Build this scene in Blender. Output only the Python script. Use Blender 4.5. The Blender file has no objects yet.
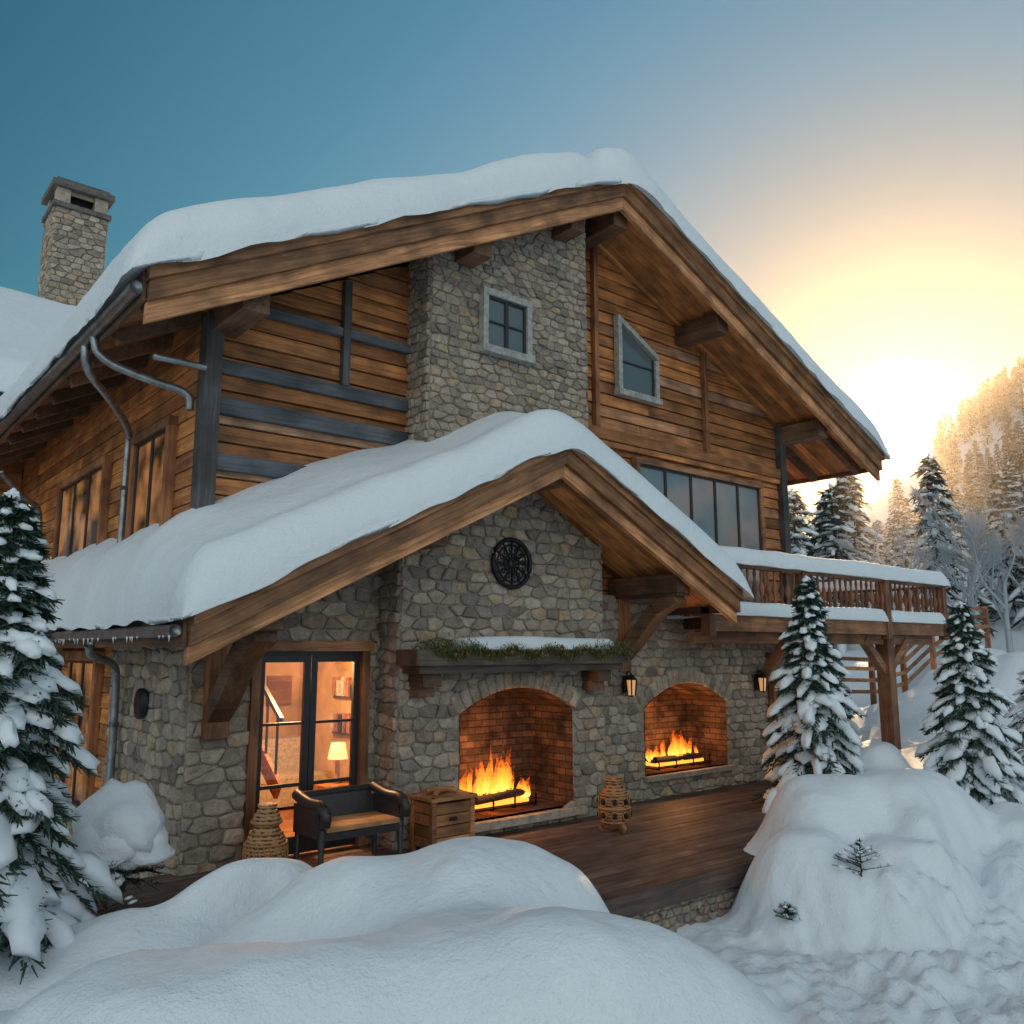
import bpy, math, random, numpy as np, bmesh
from mathutils import Vector, noise
R=random.Random(7)
sc=bpy.context.scene
# ------------------------------------------------------------------ helpers
class MB:
    def __init__(s): s.v=[];s.f=[];s.m=[];s.r=[];s.s=[]
    def add(s,vs,fs,m=0,r=None,sm=False,rl=None):
        o=len(s.v); s.v.extend([tuple(p) for p in vs])
        if r is None: r=R.random()
        s.r.extend(rl if rl is not None else [r]*len(vs))
        for f in fs:
            s.f.append(tuple(i+o for i in f)); s.m.append(m); s.s.append(sm)
    def hexa(s,p,m=0,r=None):
        s.add(p,[(0,3,2,1),(4,5,6,7),(0,1,5,4),(1,2,6,5),(2,3,7,6),(3,0,4,7)],m,r)
    def box(s,x0,x1,y0,y1,z0,z1,m=0,r=None):
        s.hexa([(x0,y0,z0),(x1,y0,z0),(x1,y1,z0),(x0,y1,z0),(x0,y0,z1),(x1,y0,z1),(x1,y1,z1),(x0,y1,z1)],m,r)
    def fbox(s,F,u0,u1,z0,z1,d0,d1,m=0,r=None):
        s.hexa([F(u0,z0,d0),F(u1,z0,d0),F(u1,z0,d1),F(u0,z0,d1),F(u0,z1,d0),F(u1,z1,d0),F(u1,z1,d1),F(u0,z1,d1)],m,r)
    def beam(s,a,b,w,h,m=0,r=None,up=(0,0,1)):
        a=Vector(a);b=Vector(b);d=(b-a).normalized();side=d.cross(Vector(up)).normalized();u=side.cross(d).normalized()
        S=side*w/2;U=u*h/2
        s.hexa([a-S-U,a+S-U,b+S-U,b-S-U,a-S+U,a+S+U,b+S+U,b-S+U],m,r)
    def prismY(s,poly,y0,y1,m=0,r=None):
        n=len(poly); vs=[(x,y0,z) for x,z in poly]+[(x,y1,z) for x,z in poly]
        fs=[tuple(range(n)),tuple(range(2*n-1,n-1,-1))]+[(i,i+n,(i+1)%n+n,(i+1)%n) for i in range(n)]
        s.add(vs,fs,m,r)
    def tube(s,path,rad,n=10,m=0,r=None,cap=True):
        P=[Vector(p) for p in path]; vs=[];fs=[]
        for i,p in enumerate(P):
            d=(P[min(i+1,len(P)-1)]-P[max(i-1,0)]).normalized()
            ref=Vector((0,0,1)) if abs(d.z)<.9 else Vector((1,0,0))
            a=d.cross(ref).normalized(); b=a.cross(d)
            rr=rad[i] if isinstance(rad,(list,tuple)) else rad
            for k in range(n):
                t=2*math.pi*k/n; vs.append(p+(a*math.cos(t)+b*math.sin(t))*rr)
        for i in range(len(P)-1):
            for k in range(n): fs.append((i*n+k,i*n+(k+1)%n,(i+1)*n+(k+1)%n,(i+1)*n+k))
        if cap: fs+= [tuple(range(n)),tuple(range((len(P)-1)*n,len(P)*n))]
        s.add(vs,fs,m,r,True)
    def lathe(s,c,prof,n=24,m=0,r=None,sm=True):
        vs=[];fs=[]
        for (q,z) in prof:
            for k in range(n):
                t=2*math.pi*k/n; vs.append((c[0]+q*math.cos(t),c[1]+q*math.sin(t),c[2]+z))
        for i in range(len(prof)-1):
            for k in range(n): fs.append((i*n+k,i*n+(k+1)%n,(i+1)*n+(k+1)%n,(i+1)*n+k))
        fs+=[tuple(range(n))[::-1],tuple(range((len(prof)-1)*n,len(prof)*n))]
        s.add(vs,fs,m,r,sm)
    def finish(s,name,mats,parent=None,bevel=0,loc=None):
        me=bpy.data.meshes.new(name); me.from_pydata(s.v,[],s.f)
        for m in mats: me.materials.append(m)
        me.polygons.foreach_set('material_index',s.m); me.polygons.foreach_set('use_smooth',s.s)
        at=me.attributes.new('rnd','FLOAT','POINT'); at.data.foreach_set('value',s.r); me.update()
        ob=bpy.data.objects.new(name,me); sc.collection.objects.link(ob)
        if parent: ob.parent=parent
        if loc: ob.location=loc
        if bevel:
            b=ob.modifiers.new('b','BEVEL'); b.width=bevel; b.segments=2; b.limit_method='ANGLE'; b.angle_limit=.7
        return ob
def empty(name,loc=(0,0,0)):
    e=bpy.data.objects.new(name,None); sc.collection.objects.link(e); e.location=loc; return e
def smooth(path,it=3):
    P=[Vector(p) for p in path]
    for _ in range(it):
        Q=[P[0]]
        for a,b in zip(P[:-1],P[1:]): Q+=[a*.75+b*.25,a*.25+b*.75]
        Q.append(P[-1]); P=Q
    return P
# ------------------------------------------------------------------ materials
class M:
    def __init__(s,name):
        s.mat=bpy.data.materials.new(name); s.mat.use_nodes=True; s.nt=s.mat.node_tree
        s.b=s.nt.nodes['Principled BSDF']; s.out=s.nt.nodes['Material Output']
    def n(s,t,**k):
        x=s.nt.nodes.new(t)
        for a,b in k.items(): setattr(x,a,b)
        return x
    def l(s,a,b): s.nt.links.new(a,b)
    def ramp(s,fac,stops):
        x=s.n('ShaderNodeValToRGB'); e=x.color_ramp.elements
        while len(e)<len(stops): e.new(.5)
        for i,(p,c) in enumerate(stops): e[i].position=p; e[i].color=(*c,1)
        s.l(fac,x.inputs[0]); return x.outputs[0]
    def noise(s,vec,scale,detail=5,rough=.6,dist=0):
        x=s.n('ShaderNodeTexNoise'); x.inputs['Scale'].default_value=scale; x.inputs['Detail'].default_value=detail
        x.inputs['Roughness'].default_value=rough; x.inputs['Distortion'].default_value=dist
        s.l(vec,x.inputs['Vector']); return x.outputs[0]
    def obj(s): return s.n('ShaderNodeTexCoord').outputs['Object']
    def rnd(s): return s.n('ShaderNodeAttribute',attribute_name='rnd').outputs['Fac']
    def mapr(s,f,a,b,lo=0,hi=1):
        x=s.n('ShaderNodeMapRange'); s.l(f,x.inputs[0]); x.inputs[1].default_value=lo;x.inputs[2].default_value=hi
        x.inputs[3].default_value=a;x.inputs[4].default_value=b; return x.outputs[0]
    def mix(s,a,b,f,mode='MIX'):
        x=s.n('ShaderNodeMixRGB',blend_type=mode)
        for i,q in ((1,a),(2,b)):
            if isinstance(q,tuple): x.inputs[i].default_value=(*q,1)
            else: s.l(q,x.inputs[i])
        if isinstance(f,float): x.inputs[0].default_value=f
        else: s.l(f,x.inputs[0])
        return x.outputs[0]
    def bump(s,h,strength=.4,dist=.02,prev=None):
        x=s.n('ShaderNodeBump'); x.inputs['Strength'].default_value=strength; x.inputs['Distance'].default_value=dist
        s.l(h,x.inputs['Height'])
        if prev: s.l(prev,x.inputs['Normal'])
        s.l(x.outputs[0],s.b.inputs['Normal']); return x.outputs[0]
def wood(name,c1,c2,axis='x',rot=0,rough=.6,var=(.6,1.3),grey=False):
    m=M(name); a=m.n('ShaderNodeMapping'); a.inputs['Rotation'].default_value=(0,rot,0); m.l(m.obj(),a.inputs[0])
    rn=m.rnd(); ad=m.n('ShaderNodeVectorMath',operation='MULTIPLY_ADD')
    m.l(rn,ad.inputs[0]); ad.inputs[1].default_value=(17,23,31); m.l(a.outputs[0],ad.inputs[2])
    b=m.n('ShaderNodeMapping'); b.inputs['Scale'].default_value={'x':(1.3,22,22),'y':(22,1.3,22),'z':(22,22,1.3)}[axis]; m.l(ad.outputs[0],b.inputs[0])
    g=m.noise(b.outputs[0],1,6,.65,.9)
    col=m.ramp(g,[(.28,c1),(.5,tuple((x+y)/2 for x,y in zip(c1,c2))),(.72,c2)])
    if grey:
        gc=m.ramp(g,[(.3,(.07,.06,.055)),(.7,(.24,.20,.17))])
        col=m.mix(col,gc,m.ramp(rn,[(0,(0,0,0)),(.2,(.03,.03,.03)),(.55,(.06,.06,.06)),(.62,(.4,.4,.4)),(.7,(.03,.03,.03)),(.9,(.03,.03,.03)),(.95,(.6,.6,.6))]))
    big=m.noise(ad.outputs[0],2.2,3,.5)
    v=m.n('ShaderNodeMath',operation='MULTIPLY'); m.l(m.mapr(rn,*var),v.inputs[0]); m.l(m.mapr(big,.5,1.5,.3,.7),v.inputs[1])
    vm=m.n('ShaderNodeVectorMath',operation='SCALE'); m.l(col,vm.inputs[0]); m.l(v.outputs[0],vm.inputs['Scale'])
    m.l(vm.outputs[0],m.b.inputs['Base Color']); m.b.inputs['Roughness'].default_value=rough
    m.bump(g,.6,.014); return m.mat
CW1=(.20,.062,.017);CW2=(.66,.27,.082)
siding=wood('siding_wood',CW1,CW2,'x',0,.6,(.5,1.3),True); siding_y=wood('siding_wood_side',CW1,CW2,'y')
dark_x=wood('dark_log',(.03,.036,.045),(.11,.12,.14),'x'); dark_z=wood('dark_post',(.03,.03,.034),(.10,.095,.095),'z')
dark_y=wood('dark_beam_y',(.065,.032,.018),(.22,.115,.062),'y'); mant=wood('mantel_wood',(.035,.026,.022),(.17,.118,.084),'x')
sl_l=wood('barge_wood_a',(.14,.056,.024),(.60,.285,.125),'x',math.atan(.5)); sl_r=wood('barge_wood_b',(.14,.056,.024),(.60,.285,.125),'x',-math.atan(.47))
sf_l=wood('soffit_wood_a',(.14,.05,.017),(.44,.18,.066),'x',math.atan(.5)); sf_r=wood('soffit_wood_b_sunlit',(.30,.105,.03),(.74,.32,.11),'x',-math.atan(.47))  # right soffit wood lighter: warm sun glow put into its colour
trim_z=wood('trim_wood_z',(.13,.047,.02),(.42,.175,.07),'z'); trim_x=wood('trim_wood_x',(.13,.053,.026),(.42,.195,.09),'x')
deckw=wood('deck_wood',(.048,.03,.025),(.165,.106,.082),'x',rough=.6)
rail_w=wood('rail_wood',(.085,.033,.015),(.28,.12,.055),'z')
def simple(name,c,rough=.5,metal=0,nz=None,emi=None):
    m=M(name); m.b.inputs['Base Color'].default_value=(*c,1); m.b.inputs['Roughness'].default_value=rough; m.b.inputs['Metallic'].default_value=metal
    if nz:
        f=m.noise(m.obj(),nz,4,.6); m.l(m.ramp(f,[(.3,tuple(x*.6 for x in c)),(.7,tuple(min(1,x*1.3) for x in c))]),m.b.inputs['Base Color']); m.bump(f,.3,.01)
    if emi: m.b.inputs['Emission Color'].default_value=(*emi[0],1); m.b.inputs['Emission Strength'].default_value=emi[1]
    return m.mat
def mk_stone():
    m=M('rubble_stone'); o=m.obj(); rn=m.rnd()
    c=m.ramp(rn,[(0,(.27,.235,.20)),(.25,(.46,.40,.335)),(.5,(.56,.49,.41)),(.68,(.34,.31,.28)),(.85,(.56,.42,.29)),(1,(.64,.57,.49))])
    n1=m.noise(o,9,7,.7); n2=m.noise(o,45,4,.7)
    c=m.mix(c,m.ramp(n1,[(.3,(.45,.44,.44)),(.68,(1.18,1.12,1.05))]),.85,'MULTIPLY')
    c=m.mix(c,m.ramp(n2,[(.35,(.68,.68,.68)),(.65,(1.1,1.1,1.1))]),.65,'MULTIPLY')
    m.l(c,m.b.inputs['Base Color']); m.b.inputs['Roughness'].default_value=.88
    p=m.bump(n1,1.0,.045); m.bump(n2,.6,.009,p); return m.mat
stone=mk_stone(); mortar=simple('mortar',(.34,.295,.25),.95,0,30)
def mk_brick():
    m=M('firebox_brick')
    o=m.obj(); sx=m.n('ShaderNodeSeparateXYZ'); m.l(o,sx.inputs[0]); ad=m.n('ShaderNodeMath',operation='ADD'); m.l(sx.outputs[0],ad.inputs[0]); m.l(sx.outputs[1],ad.inputs[1])
    cb=m.n('ShaderNodeCombineXYZ'); m.l(ad.outputs[0],cb.inputs[0]); m.l(sx.outputs[2],cb.inputs[1])
    b=m.n('ShaderNodeTexBrick'); b.inputs['Scale'].default_value=1; b.inputs['Brick Width'].default_value=.24; b.inputs['Row Height'].default_value=.09; b.inputs['Mortar Size'].default_value=.008
    b.inputs['Color1'].default_value=(.24,.12,.065,1); b.inputs['Color2'].default_value=(.10,.05,.03,1); b.inputs['Mortar'].default_value=(.05,.035,.03,1)
    m.l(cb.outputs[0],b.inputs[0]); n=m.noise(o,2.6,6,.7)
    m.l(m.mix(b.outputs[0],m.ramp(n,[(.36,(.10,.09,.085)),(.64,(1.0,1.0,1.0))]),1.0,'MULTIPLY'),m.b.inputs['Base Color']); m.b.inputs['Roughness'].default_value=.9
    inv=m.mapr(b.outputs[1],1,0); p=m.bump(inv,.8,.012); m.bump(n,.4,.01,p); return m.mat
brick=mk_brick()
def mk_snow(name,c=(.77,.84,.89),det=True):
    m=M(name); m.b.inputs['Base Color'].default_value=(*c,1); m.b.inputs['Roughness'].default_value=.6
    if det:
        o=m.obj(); n1=m.noise(o,2.2,6,.6); n2=m.noise(o,55,3,.75); n0=m.noise(o,10,4,.65)
        p=m.bump(n1,.4,.12); p=m.bump(n0,.45,.03,p); m.bump(n2,.8,.012,p)
    return m.mat
snow=mk_snow('snow'); snow_far=mk_snow('snow_far',(.73,.80,.85),False)
glass_dark=simple('window_glass',(.09,.115,.13),.05); glass_dark.node_tree.nodes['Principled BSDF'].inputs['Specular IOR Level'].default_value=1.0
black_fr=simple('black_frame',(.02,.02,.022),.4); metal=simple('zinc_pipe',(.30,.32,.34),.38,.8,8); iron=simple('iron',(.02,.02,.022),.5,.6)
grey_fr=simple('grey_window_frame',(.36,.36,.34),.6,0,14)
near_black=simple('near_black',(.012,.01,.009),.95,0,6); plaster=simple('room_plaster',(.6,.40,.22),.8,0,2); fabric=simple('fabric',(.5,.45,.38),.9,0,20)
def mk_glass():
    m=M('door_glass'); g=m.n('ShaderNodeBsdfGlossy'); g.inputs['Roughness'].default_value=.02; t=m.n('ShaderNodeBsdfTransparent')
    x=m.n('ShaderNodeMixShader'); x.inputs[0].default_value=.07; m.l(t.outputs[0],x.inputs[1]); m.l(g.outputs[0],x.inputs[2]); m.l(x.outputs[0],m.out.inputs[0]); return m.mat
dglass=mk_glass()
def mk_fire():
    m=M('fire'); rn=m.rnd(); e=m.n('ShaderNodeEmission')
    m.l(m.ramp(rn,[(0,(1,.50,.10)),(.3,(1,.30,.03)),(.7,(1,.13,.008)),(1,(.6,.04,.0))]),e.inputs[0]); m.l(m.mapr(rn,3.6,1.0),e.inputs[1])
    n=m.noise(m.obj(),12,2,.5,1.2); a=m.n('ShaderNodeMath',operation='MULTIPLY_ADD'); m.l(n,a.inputs[0]); a.inputs[1].default_value=1.6; m.l(m.mapr(rn,-.05,-1.0),a.inputs[2]); a.use_clamp=True
    t=m.n('ShaderNodeBsdfTransparent'); x=m.n('ShaderNodeMixShader'); m.l(a.outputs[0],x.inputs[0]); m.l(t.outputs[0],x.inputs[1]); m.l(e.outputs[0],x.inputs[2]); m.l(x.outputs[0],m.out.inputs[0])
    m.mat.cycles.emission_sampling='NONE'; return m.mat
fire=mk_fire(); ember=simple('embers',(.1,.02,.01),.9,0,None,((1,.25,.03),3)); lampglow=simple('lamp_glow',(.8,.5,.2),.5,0,None,((1,.5,.16),2.2))
bark=simple('bark',(.05,.032,.022),.9); needles=simple('spruce_needles',(.025,.06,.042),.7); needles_far=simple('spruce_needles_far',(.035,.05,.045),.8)
frost=simple('frosted_twigs',(.36,.40,.44),.8)
# ------------------------------------------------------------------ terrain
def vn(x,y,s=0):
    xi=np.floor(x);yi=np.floor(y);fx=x-xi;fy=y-yi;fx=fx*fx*fx*(fx*(fx*6-15)+10);fy=fy*fy*fy*(fy*(fy*6-15)+10)
    def h(a,b): q=np.sin(a*127.1+b*311.7+s*74.7)*43758.5453; return q-np.floor(q)
    return (h(xi,yi)*(1-fx)+h(xi+1,yi)*fx)*(1-fy)+(h(xi,yi+1)*(1-fx)+h(xi+1,yi+1)*fx)*fy-.5
def ss(a,b,x): t=np.clip((x-a)/(b-a),0,1); return t*t*(3-2*t)
MD=[(2.0,4.7,3.2,1.6,-40,.62,'g'),(1.2,6.9,1.8,1.3,0,.74,'g'),(2.1,6.35,1.6,.85,0,.88,'g'),
    (3.66,4.52,.90,1.05,-40,1.34,'s'),(2.75,4.95,1.5,.9,-38,1.14,'g'),(3.2,4.75,1.2,.9,-40,1.2,'m'),
    (2.95,3.62,1.45,1.0,-52,1.24,'m'),(3.35,3.2,1.1,.75,-50,1.10,'m'),(3.7,3.3,.9,.6,-52,.7,'g'),
    (1.62,4.15,1.35,.8,-35,1.22,'m'),(1.0,4.9,1.2,.7,-30,.85,'m'),
    (2.85,6.40,.95,.30,4,1.06,'s'),(.4,5.8,1.2,.8,-30,.6,'g'),
    (9.45,5.15,1.75,1.2,-20,1.00,'s'),(8.3,4.65,1.2,.9,-30,.72,'m'),(10.4,4.9,1.6,1.3,0,.75,'g'),
    (8.95,5.4,1.0,.8,10,1.14,'m'),(9.9,4.8,1.2,.9,-30,1.18,'m'),(8.0,5.1,.8,.6,20,.85,'m'),(8.75,4.3,.8,.5,-20,.72,'m'),(9.3,4.5,.6,.4,30,.98,'m'),
    (9.9,3.65,.75,.5,10,.60,'s'),(10.8,3.9,.9,.7,10,.80,'m'),(12.2,6.3,1.6,1.1,0,.78,'g'),(13.6,5.4,1.5,1.2,0,.5,'g'),(11.5,2.6,1.6,1.1,0,.6,'g'),(12.6,6.7,.8,.7,0,1.0,'m'),
    (17.5,7.2,1.4,.9,0,.5,'g'),(23.5,9.3,4,2.6,0,1.5,'g'),(27,15,5,3,0,1.4,'g'),(20,12.5,3,2,0,.8,'g'),(24,8.2,2.4,1.6,20,1.9,'m'),(27,11,3,2,0,1.9,'m')]
def gh(x,y):
    x=np.asarray(x,float);y=np.asarray(y,float)
    z=-.45+.6*ss(9,17,x); r=np.hypot(x-8,y-8)
    z=z+4.3*ss(16,48,r)+13*ss(120,320,r)+51*np.exp(-(np.hypot(x-166,y-28)/55)**2)*(1+.12*vn(x/14,y/14,3))
    z=z+1.2*vn(x/17,y/17,5)*ss(18,40,r)
    wx=x+.24*vn(x*1.2,y*1.2,8)+.07*vn(x*2.9,y*2.9,9)+.012*vn(x*7,y*7,19); wy=y+.24*vn(x*1.2,y*1.2,11)+.07*vn(x*2.9,y*2.9,12)+.012*vn(x*7,y*7,22)
    acc=np.zeros_like(z)
    for cx,cy,rx,ry,rot,h,k in MD:
        a=math.radians(rot);dx=wx-cx;dy=wy-cy;u=(dx*math.cos(a)+dy*math.sin(a))/rx;v=(-dx*math.sin(a)+dy*math.cos(a))/ry
        q=u*u+v*v
        m=h*np.exp(-q*1.2) if k=='g' else (h*np.maximum(0,1-q**1.1)**.75 if k=='s' else h*ss(0,1,1-q*.8)**.9)
        acc+=m**5.5
    z=z+acc**(1/5.5)
    path=np.exp(-(((x-7.6)/3.0)**2+((y-3.4)/1.6)**2))*np.clip(1-acc*3,0,1)
    z=z+path*(.20*vn(x*4,y*4,1)+.14*vn(x*9,y*9,2)+.05*vn(x*20,y*20,4))+.10*vn(x*.9+y*.5,y*1.1,6)+.035*vn(x*3.3,y*3.3,7)+.014*vn(x*8,y*8,17)
    return z
def axis(a,b,st,lo,hi):
    c=list(np.arange(a,b,st)); d=st; p=a; L=[]
    while p>lo: d*=1.11; p-=d; L.append(p)
    d=st;p=c[-1];H=[]
    while p<hi: d*=1.11; p+=d; H.append(p)
    return np.array(L[::-1]+c+H)
xs=axis(-1.5,14,.036,-600,700); ys=axis(1,8,.036,-300,700)
X,Y=np.meshgrid(xs,ys); Z=gh(X,Y); nx,ny=len(xs),len(ys)
me=bpy.data.meshes.new('snow_ground'); vs=np.stack([X,Y,Z],-1).reshape(-1,3)
i=np.arange((nx-1)*(ny-1)); a=(i//(nx-1))*nx+i%(nx-1); F=np.stack([a,a+1,a+nx+1,a+nx],-1)
me.vertices.add(len(vs)); me.vertices.foreach_set('co',vs.ravel()); me.loops.add(F.size); me.loops.foreach_set('vertex_index',F.ravel().astype(np.int32))
me.polygons.add(len(F)); me.polygons.foreach_set('loop_start',np.arange(0,F.size,4,dtype=np.int32)); me.polygons.foreach_set('loop_total',np.full(len(F),4,dtype=np.int32))
me.polygons.foreach_set('use_smooth',np.ones(len(F),bool)); me.update(); me.validate(); me.materials.append(snow)
g=bpy.data.objects.new('snow_ground',me); sc.collection.objects.link(g)
# ------------------------------------------------------------------ chalet
CH=empty('stone_and_timber_chalet')
WX0,WX1=3.16,14.3
def zm(x): return 8.94-.525*(8.77-x) if x<8.77 else 8.94-.43*(x-8.77)
def zl(x): return 4.57-.5*abs(x-7.06)
FR=lambda Y0:(lambda u,z,d:(u,Y0-d,z))
SD=lambda X0:(lambda u,z,d:(X0-d,u,z))
RT=lambda X0:(lambda u,z,d:(X0+d,u,z))
def in_hole(h,u,z):
    if not(h['u0']<u<h['u1']) or z<h['z0']: return False
    return z<ztop(h,u)
def ztop(h,u):
    c=(h['u0']+h['u1'])/2;w=(h['u1']-h['u0'])/2
    return h['z1']-h.get('rise',0)*min(1.2,((u-c)/w)**2)+h.get('vs',0)
def clip(poly,a,b,c):
    out=[]
    for i in range(len(poly)):
        p=poly[i];q=poly[(i+1)%len(poly)];fp=a*p[0]+b*p[1]-c;fq=a*q[0]+b*q[1]-c
        if fp<=0: out.append(p)
        if (fp<0<fq) or (fq<0<fp):
            t=fp/(fp-fq); out.append((p[0]+(q[0]-p[0])*t,p[1]+(q[1]-p[1])*t))
    return out
def stones(mb,F,u0,u1,z0,z1,su=.27,sz=.17,holes=(),clips=(),D=.034,m=0,jz=.2):
    nu=max(1,int((u1-u0)/su+.5)); nz=max(1,int((z1-z0)/sz+.5)); du=(u1-u0)/nu; dz=(z1-z0)/nz
    S={}
    for j in range(-2,nz+2):
        for i in range(-2,nu+2):
            S[i,j]=(u0+(i+.5+.5*(j%2)-.25+R.uniform(-.36,.36))*du, z0+(j+.5+R.uniform(-jz,jz))*dz)
    k=du/dz
    for j in range(-1,nz+1):
        for i in range(-1,nu+1):
            s=S[i,j]; P=[(u0,z0),(u1,z0),(u1,z1),(u0,z1)]
            for jj in range(j-2,j+3):
                for ii in range(i-2,i+3):
                    if (ii,jj)==(i,j) or (ii,jj) not in S: continue
                    t=S[ii,jj]; a=t[0]-s[0]; b=(t[1]-s[1])*k*k*1.7
                    P=clip(P,a,b,a*(s[0]+t[0])/2+b*(s[1]+t[1])/2)
                    if len(P)<3: break
                if len(P)<3: break
            for c in clips:
                if len(P)>=3: P=clip(P,*c)
            if len(P)<3: continue
            cx=sum(p[0] for p in P)/len(P);cz=sum(p[1] for p in P)/len(P)
            if any(in_hole(h,cx,cz) for h in holes): continue
            for h in holes:
                Q=[]
                for (u,z) in P:
                    if in_hole(h,u,z):
                        o=sorted([(u-h['u0'],(h['u0'],z)),(h['u1']-u,(h['u1'],z)),(ztop(h,u)-z,(u,ztop(h,u))),(z-h['z0']+.001,(u,h['z0']))])[0][1]; Q.append(o)
                    else: Q.append((u,z))
                P=Q
            cx=sum(p[0] for p in P)/len(P);cz=sum(p[1] for p in P)/len(P)
            ar=abs(sum(P[q][0]*P[(q+1)%len(P)][1]-P[(q+1)%len(P)][0]*P[q][1] for q in range(len(P))))/2
            if ar<.0012: continue
            gap=.0085
            Q=[]
            for (u,z) in P:
                d=math.hypot(u-cx,z-cz)+1e-6; f=max(.5,1-gap*1.3/d); Q.append((cx+(u-cx)*f,cz+(z-cz)*f))
            O=[]
            for q in range(len(Q)):
                a=Q[q];b=Q[(q+1)%len(Q)]; O+= [(a[0]*.87+b[0]*.13,a[1]*.87+b[1]*.13),(a[0]*.13+b[0]*.87,a[1]*.13+b[1]*.87)]
            O=[(u+R.uniform(-.004,.004),z+R.uniform(-.004,.004)) for u,z in O]
            n=len(O); dd=D*R.uniform(.5,1.5); tx=R.uniform(-.14,.14);tz=R.uniform(-.14,.14)
            V=[F(u,z,-.01) for u,z in O]
            V+=[F(u,z,dd*.72) for u,z in O]
            for fr,hh in ((.91,.97),(.6,1.02)):
                V+=[F(cx+(u-cx)*fr,cz+(z-cz)*fr,dd*hh+tx*(u-cx)*fr+tz*(z-cz)*fr+R.uniform(-.005,.005)) for u,z in O]
            V.append(F(cx,cz,dd*1.02))
            fs=[(l*n+q,l*n+(q+1)%n,(l+1)*n+(q+1)%n,(l+1)*n+q) for l in range(3) for q in range(n)]+[(3*n+q,3*n+(q+1)%n,4*n) for q in range(n)]
            mb.add(V,fs,m,None,True)
def voussoirs(mb,F,h,w=.22,D=.05):
    c=(h['u0']+h['u1'])/2;hw=(h['u1']-h['u0'])/2+.05;n=int((2*hw+.5)/.15)
    def pt(t):
        u=c+hw*t; z=h['z1']-h['rise']*t*t; nx_=2*h['rise']*t/hw; l=math.hypot(nx_,1); return (u,z,nx_/l,1/l)
    for i in range(n):
        a=pt(-1+2*(i+.04)/n);b=pt(-1+2*(i+.96)/n);ww=w*R.uniform(.88,1.12);dd=D*R.uniform(.8,1.15)
        q=[(a[0],a[1]),(b[0],b[1]),(b[0]+b[2]*ww,b[1]+b[3]*ww),(a[0]+a[2]*ww,a[1]+a[3]*ww)]
        cu=sum(p[0] for p in q)/4;cz=sum(p[1] for p in q)/4
        O=[]
        for k in range(4):
            s,e=q[k],q[(k+1)%4]; O+=[(s[0]*.9+e[0]*.1,s[1]*.9+e[1]*.1),(s[0]*.1+e[0]*.9,s[1]*.1+e[1]*.9)]
        m_=8;V=[F(u,z,-.02) for u,z in O]+[F(u,z,dd*.75) for u,z in O]+[F(cu+(u-cu)*.88,cz+(z-cz)*.92,dd) for u,z in O]+[F(cu,cz,dd*1.02)]
        fs=[(l*m_+k,l*m_+(k+1)%m_,(l+1)*m_+(k+1)%m_,(l+1)*m_+k) for l in range(2) for k in range(m_)]+[(2*m_+k,2*m_+(k+1)%m_,3*m_) for k in range(m_)]
        mb.add(V,fs,0,None,True)
def backing(mb,F,u0,u1,z0,topf,holes,m=1):
    cuts=sorted(set([u0,u1]+[c for h in holes for c in np.linspace(h['u0'],h['u1'],25).tolist()]+np.linspace(u0,u1,9).tolist()))
    for a,b in zip(cuts[:-1],cuts[1:]):
        if b-a<1e-5: continue
        c=(a+b)/2; H=[h for h in holes if h['u0']<c<h['u1']]
        ta,tb=topf(a),topf(b)
        if H:
            h=dict(H[0]); h['vs']=0
            mb.add([F(a,ztop(h,a),0),F(b,ztop(h,b),0),F(b,tb,0),F(a,ta,0)],[(0,1,2,3)],m)
            if h['z0']>z0: mb.add([F(a,z0,0),F(b,z0,0),F(b,h['z0'],0),F(a,h['z0'],0)],[(0,1,2,3)],m)
        else: mb.add([F(a,z0,0),F(b,z0,0),F(b,tb,0),F(a,ta,0)],[(0,1,2,3)],m)
def firebox(mb,F,h,depth,m=0):
    h=dict(h);h['vs']=0;us=np.linspace(h['u0'],h['u1'],25)
    O=[(h['u0'],h['z0'])]+[(u,ztop(h,u)) for u in us]+[(h['u1'],h['z0'])]; n=len(O)
    V=[F(u,z,.02) for u,z in O]+[F(u,z,-depth) for u,z in O]
    mb.add(V,[(i,(i+1)%n,(i+1)%n+n,i+n) for i in range(n)]+[tuple(range(n,2*n))],m)
st=MB()
MY=8.44; SY=8.8; LY=8.9
F1=FR(MY);F2=FR(SY);F3=FR(LY)
H1=dict(u0=6.25,u1=8.12,z0=.16,z1=1.72,rise=.30,vs=.21); H2=dict(u0=9.98,u1=12.0,z0=.33,z1=1.68,rise=.36,vs=.21)
HD=dict(u0=3.84,u1=5.2,z0=0,z1=2.2)
lt=lambda off:(lambda u:zl(u)-off)
cl=[(-.5,1,4.57-.5*7.06-.12),(.5,1,4.57+.5*7.06-.12)]
stones(st,F1,5.38,8.73,-.2,4.5,.22,.145,[H1],cl); backing(st,F1,5.38,8.73,-.4,lt(.12),[H1]); voussoirs(st,F1,H1)
S=SD(5.38); stones(st,S,MY,LY,-.2,3.7,.22,.15); backing(st,S,MY,LY+.02,-.4,lambda u:3.75,[])
S=RT(8.73); stones(st,S,MY,SY,-.2,3.7,.2,.15); backing(st,S,MY,SY,-.4,lambda u:3.75,[])
FU=FR(8.5); stones(st,FU,5.78,8.56,4.0,8.8,.175,.115,[],[(-.525,1,8.94-.525*8.77-.1)],.03,0,.24); backing(st,FU,5.78,8.56,4.0,lambda u:zm(u)-.1,[])
S=SD(5.78); stones(st,S,8.5,9.0,3.6,7.5,.18,.12,D=.03); backing(st,S,8.5,9.02,3.6,lambda u:7.3,[])
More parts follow.
